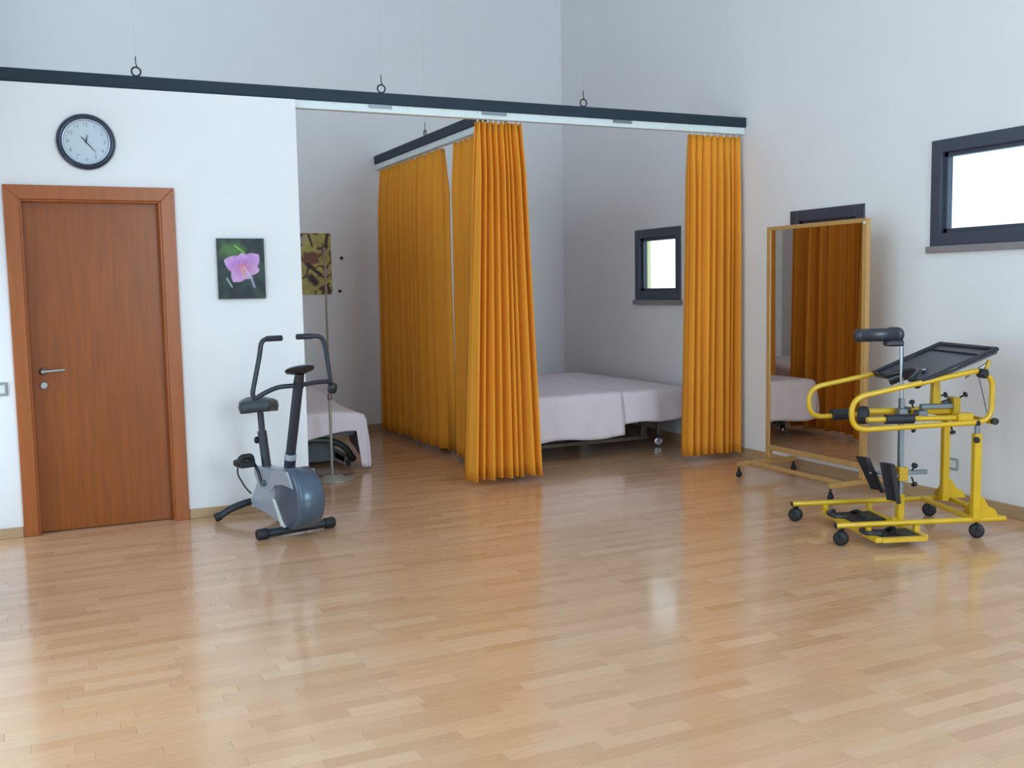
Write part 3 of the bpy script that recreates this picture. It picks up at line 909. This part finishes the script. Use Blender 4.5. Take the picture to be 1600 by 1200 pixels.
# rear posts
for (a, b, zt) in ((.80, .0, .64), (.905, .52, .69)):
    p = MB().box((a-.022, b-.022, .115), (a+.022, b+.022, zt-.02), bev=.004).build('rear_post', 'yellow', sf)
    MB().prism([(0, .13), (.12, .13), (.10, .17), (.055, .195), (.03, .24), (0, .26)], b-.006, b+.006, lambda u, v, d, a=a: (a+.02+u, d, v)).build('gusset', 'yellow', p)
    MB().prism([(0, .13), (-.10, .13), (-.09, .15), (-.04, .19), (-.025, .23), (0, .24)], b-.006+.02, b+.006+.02, lambda u, v, d, a=a, b=b: (a, d-u*1., v)).build('gusset', 'yellow', p)
    MB().tube([(a, b, zt-.05), (a, b, zt+.05)], .015, 10).build('inner_post', 'alu', p)
    MB().lathe([(.006, 0), (.006, .02), (.018, .024), (.018, .038), (.01, .042)], 12, (a-.02, b-.022, zt-.05), (-.4, -.9, 0)).build('lock_knob', 'rubber', p)
# handrail loops
for b, nm in ((.0, 'near'), (.60, 'far')):
    pts = [(.88, b, .69), (.08, b, .665), (.04, b, .68), (.036, b, .80), (.075, b, .85), (.30, b, .878), (.80, b, .982), (.872, b, .93)]
    pts = [(.885, b, .685), (.045, b, .662), (.040, b, .845), (.80, b, .985), (.885, b, .935)]
    MB().tube(pts, .0155, 12, fillet=.095, closed=True).build('handrail', 'yellow', sf)
MB().tube([(.885, .0, .685), (.885, .60, .685)], .0155, 12).build('rear_crossbar', 'yellow', sf)
MB().tube([(.89, -.015, .69), (.89, -.035, .69)], .02, 12).build('end_plug', 'rubber', sf)
MB().tube([(.80, .0, .685), (.80, .60, .685)], .0155, 12).build('rear_crossbar', 'yellow', sf)
# hip supports
MB().tube([(.16, .055, .712), (.80, .055, .705)], .016, 12).build('support_bar', 'yellow', sf)
MB().tube([(.27, .055, .711), (.44, .055, .709)], .028, 16).build('foam_grip', 'foam', sf)
MB().tube([(.30, .36, .72), (.80, .36, .712)], .019, 12).build('support_bar', 'yellow', sf)
MB().lathe([(.03, 0), (.052, .006), (.056, .03), (.052, .06), (.03, .07)], 22, (.245, .36, .70), (.9, -.42, 0)).build('hip_pad', 'foam', sf)
MB().tube([(.19, .60, .672), (.32, .60, .676)], .036, 16).build('foam_grip', 'foam', sf)
MB().box((.55, .28, .70), (.84, .33, .745), bev=.004).build('slide_rail', 'yellow', sf)
MB().tube([(.50, .30, .742), (.56, .30, .722), (.66, .30, .735), (.80, .30, .775)], .016, 10, fillet=.02).build('crank_linkage', 'arch', sf)
MB().box((.555, .20, .695), (.61, .27, .735), bev=.004).build('clamp', 'alu', sf)
MB().box((.60, .255, .735), (.80, .29, .765), bev=.004).build('slide_rail', 'alu', sf)
MB().box((.80, .25, .67), (.845, .34, .80), bev=.005).build('rear_bracket', 'yellow', sf)
MB().box((.70, .02, .676), (.79, .10, .735), bev=.005).build('bracket', 'yellow', sf)
for (x, y_, z, dx, dy, dz) in ((.545, .26, .755, -.3, -.2, .9), (.735, .29, .81, .6, -.6, .2), (.83, .25, .70, .3, -.9, 0), (.86, .28, .80, .6, -.5, .5), (.53, .27, .625, .6, -.6, -.4), (.66, .03, .655, .1, -.3, -.9), (.79, .02, .68, .3, -.9, 0)):
    MB().lathe([(.005, -.01), (.005, .018), (.016, .022), (.017, .034), (.009, .04)], 12, (x, y_, z), (dx, dy, dz)).build('clamp_knob', 'rubber', sf)
# tray support and tray
MB().prism([(-.022, 0), (.03, 0), (.018, .15), (-.018, .15)], -.02, .02, lambda u, v, d: (.705+u, .30+d, .755+v)).build('tray_post', 'yellow', sf)
MB().tube([(.86, .04, .955), (.88, .03, 1.04)], .011, 8).build('tray_prop', 'yellow', sf)
MB().tube([(.78, .10, .93), (.92, .10, 1.02)], .007, 8).build('tray_prop', 'steel', sf)
MB().lathe([(.012, -.028), (.026, -.024), (.028, .02), (.016, .028)], 16, (.815, -.015, .967), (.2, -1, 0)).build('tray_knob', 'rubber', sf)
MB().tube([(.80, .0, .95), (.83, .0, .84), (.855, .0, .74)], .0022, 6).build('cable', 'iron', sf)
# tray: tilted slab with chest cut-out and raised rim.  s along slope 0..1, b across
TA, TZ, TL = .462, .925, .475
sl = math.atan2(.175, .445)
def tmap(s, b, h): return (TA+s*math.cos(sl)-h*math.sin(sl), b, TZ+s*math.sin(sl)+h*math.cos(sl))
cut = [(0, .10), (.0, .14)]+[(.115*math.sin(PI*k/12)**.8, .14+.28*(k/12)) for k in range(1, 12)]+[(.0, .42)]
out = [(0, .0)]+cut[1:]+[(0, .60), (TL, .60), (TL, .0)]
tt = MB().prism(out, -.022, .0, lambda u, v, d: tmap(u, v, d)).build('tray_top', 'tray', sf)
rim = MB().tube([tmap(u, v, .004) for u, v in [(.0, .0)]+cut[1:]+[(0, .60), (TL, .60), (TL, .0)]], .015, 10, closed=True).build('tray_rim', 'vinyl', sf)
MB().tube([tmap(TL-.085, .012, .004), tmap(TL-.085, .588, .004)], .007, 8).build('tray_ledge', 'vinyl', sf)
# chest pad curling around the cut-out
MB().tube([tmap(.02, .13, -.03), tmap(.10, .17, -.025), tmap(.135, .28, -.022), tmap(.10, .39, -.025), tmap(.01, .44, -.035)], .034, 12, fillet=.08).build('chest_cushion', 'vinyl', sf)
MB().lathe([(.008, 0), (.02, .004), (.018, .012)], 12, tmap(.11, .17, .008), (0, 0, 1)).build('tray_catch', 'chrome', sf)
# centre column
MB().box((.475, .275, .04), (.515, .325, .22), bev=.004).build('column_sleeve', 'yellow', sf)
MB().tube([(.447, .01, .055), (.447, .60, .055)], .012, 8).build('footrest_crossbar', 'yellow', sf)
MB().box((.44, .285, .045), (.50, .315, .075)).build('column_foot', 'yellow', sf)
MB().box((.482, .282, .20), (.508, .318, .80), bev=.003).build('column', 'alu', sf)
MB().box((.47, .265, .69), (.52, .335, .74), bev=.004).build('column_clamp', 'alu', sf)
MB().tube([(.495, .30, .79), (.487, .30, 1.15)], .0115, 12).build('upper_column', 'chrome', sf)
# back pad on the column
bp2 = MB()
vs, fs = [], []
NS, NR = 18, 14
path = []
for k in range(NS+1):
    t = k/NS
    path.append((.50-.30*t, .30+.05*math.sin(PI*t*.9), 1.183-.002*t))
for k, (x, y_, z) in enumerate(path):
    t = k/NS
    e = math.sin(PI*min(1, max(0, (t+.02)/.12))/2) if t < .12 else (math.sin(PI*min(1, (1.02-t)/.10)/2) if t > .92 else 1)
    e = max(.25, min(1, e))
    hw, hh = .045*e, (.046 if t < .25 else .040)*e
    for i in range(NR):
        a = 2*PI*i/NR
        ca, sa = math.cos(a), math.sin(a)
        vs.append((x, y_+math.copysign(abs(ca)**.6, ca)*hw, z+math.copysign(abs(sa)**.6, sa)*hh))
for k in range(NS):
    for i in range(NR):
        fs.append((k*NR+i, k*NR+(i+1) % NR, (k+1)*NR+(i+1) % NR, (k+1)*NR+i))
fs += [tuple(reversed(range(NR))), tuple(range(NS*NR, (NS+1)*NR))]
bp2.add(vs, fs, True).build('back_pad', 'vinyl', sf)
MB().box((.385, .262, 1.115), (.49, .338, 1.15), bev=.01).build('pad_mount', 'vinyl', sf)
# knee pads
for (bc, a0, a1, zt, zb) in ((.42, .30, .40, .425, .215), (.235, .365, .41, .415, .185)):
    k_ = MB()
    vs, fs = [], []
    NZ, NU = 6, 8
    for lay_ in (0, 1):
        for j in range(NZ+1):
            t = j/NZ
            for i in range(NU+1):
                q = i/NU*2-1
                vs.append((a0+(a1-a0)*t+.03*(1-q*q)+.022*lay_, bc+q*.07*(1-.12*t), zt+(zb-zt)*t))
    o_ = (NZ+1)*(NU+1)
    for j in range(NZ):
        for i in range(NU):
            a = j*(NU+1)+i
            fs.append((a, a+1, a+NU+2, a+NU+1))
            fs.append((o_+a, o_+a+NU+1, o_+a+NU+2, o_+a+1))
    bd_ = [i for i in range(NU+1)]+[(j+1)*(NU+1)+NU for j in range(NZ)]+[NZ*(NU+1)+NU-1-i for i in range(NU)]+[(NZ-1-j)*(NU+1) for j in range(NZ-1)]
    for p, q in zip(bd_, bd_[1:]+bd_[:1]): fs.append((p, p+o_, q+o_, q))
    k_.add(vs, fs).build('knee_pad', 'foam', sf)
    MB().tube([(a0+.06, bc, .33), (.50, .30, .345)], .010, 8).build('knee_pad_arm', 'alu', sf)
MB().box((.472, .268, .30), (.53, .332, .385), bev=.004).build('knee_clamp', 'yellow', sf)
MB().box((.52, .29, .335), (.665, .315, .36), bev=.003).build('knee_slide', 'alu', sf)
for z in (.378, .31):
    MB().lathe([(.005, -.02), (.005, .015), (.018, .02), (.019, .034), (.010, .04)], 12, (.575, .30, z-.01), (.1, -.5, .8 if z > .35 else -.8)).build('clamp_knob', 'rubber', sf)
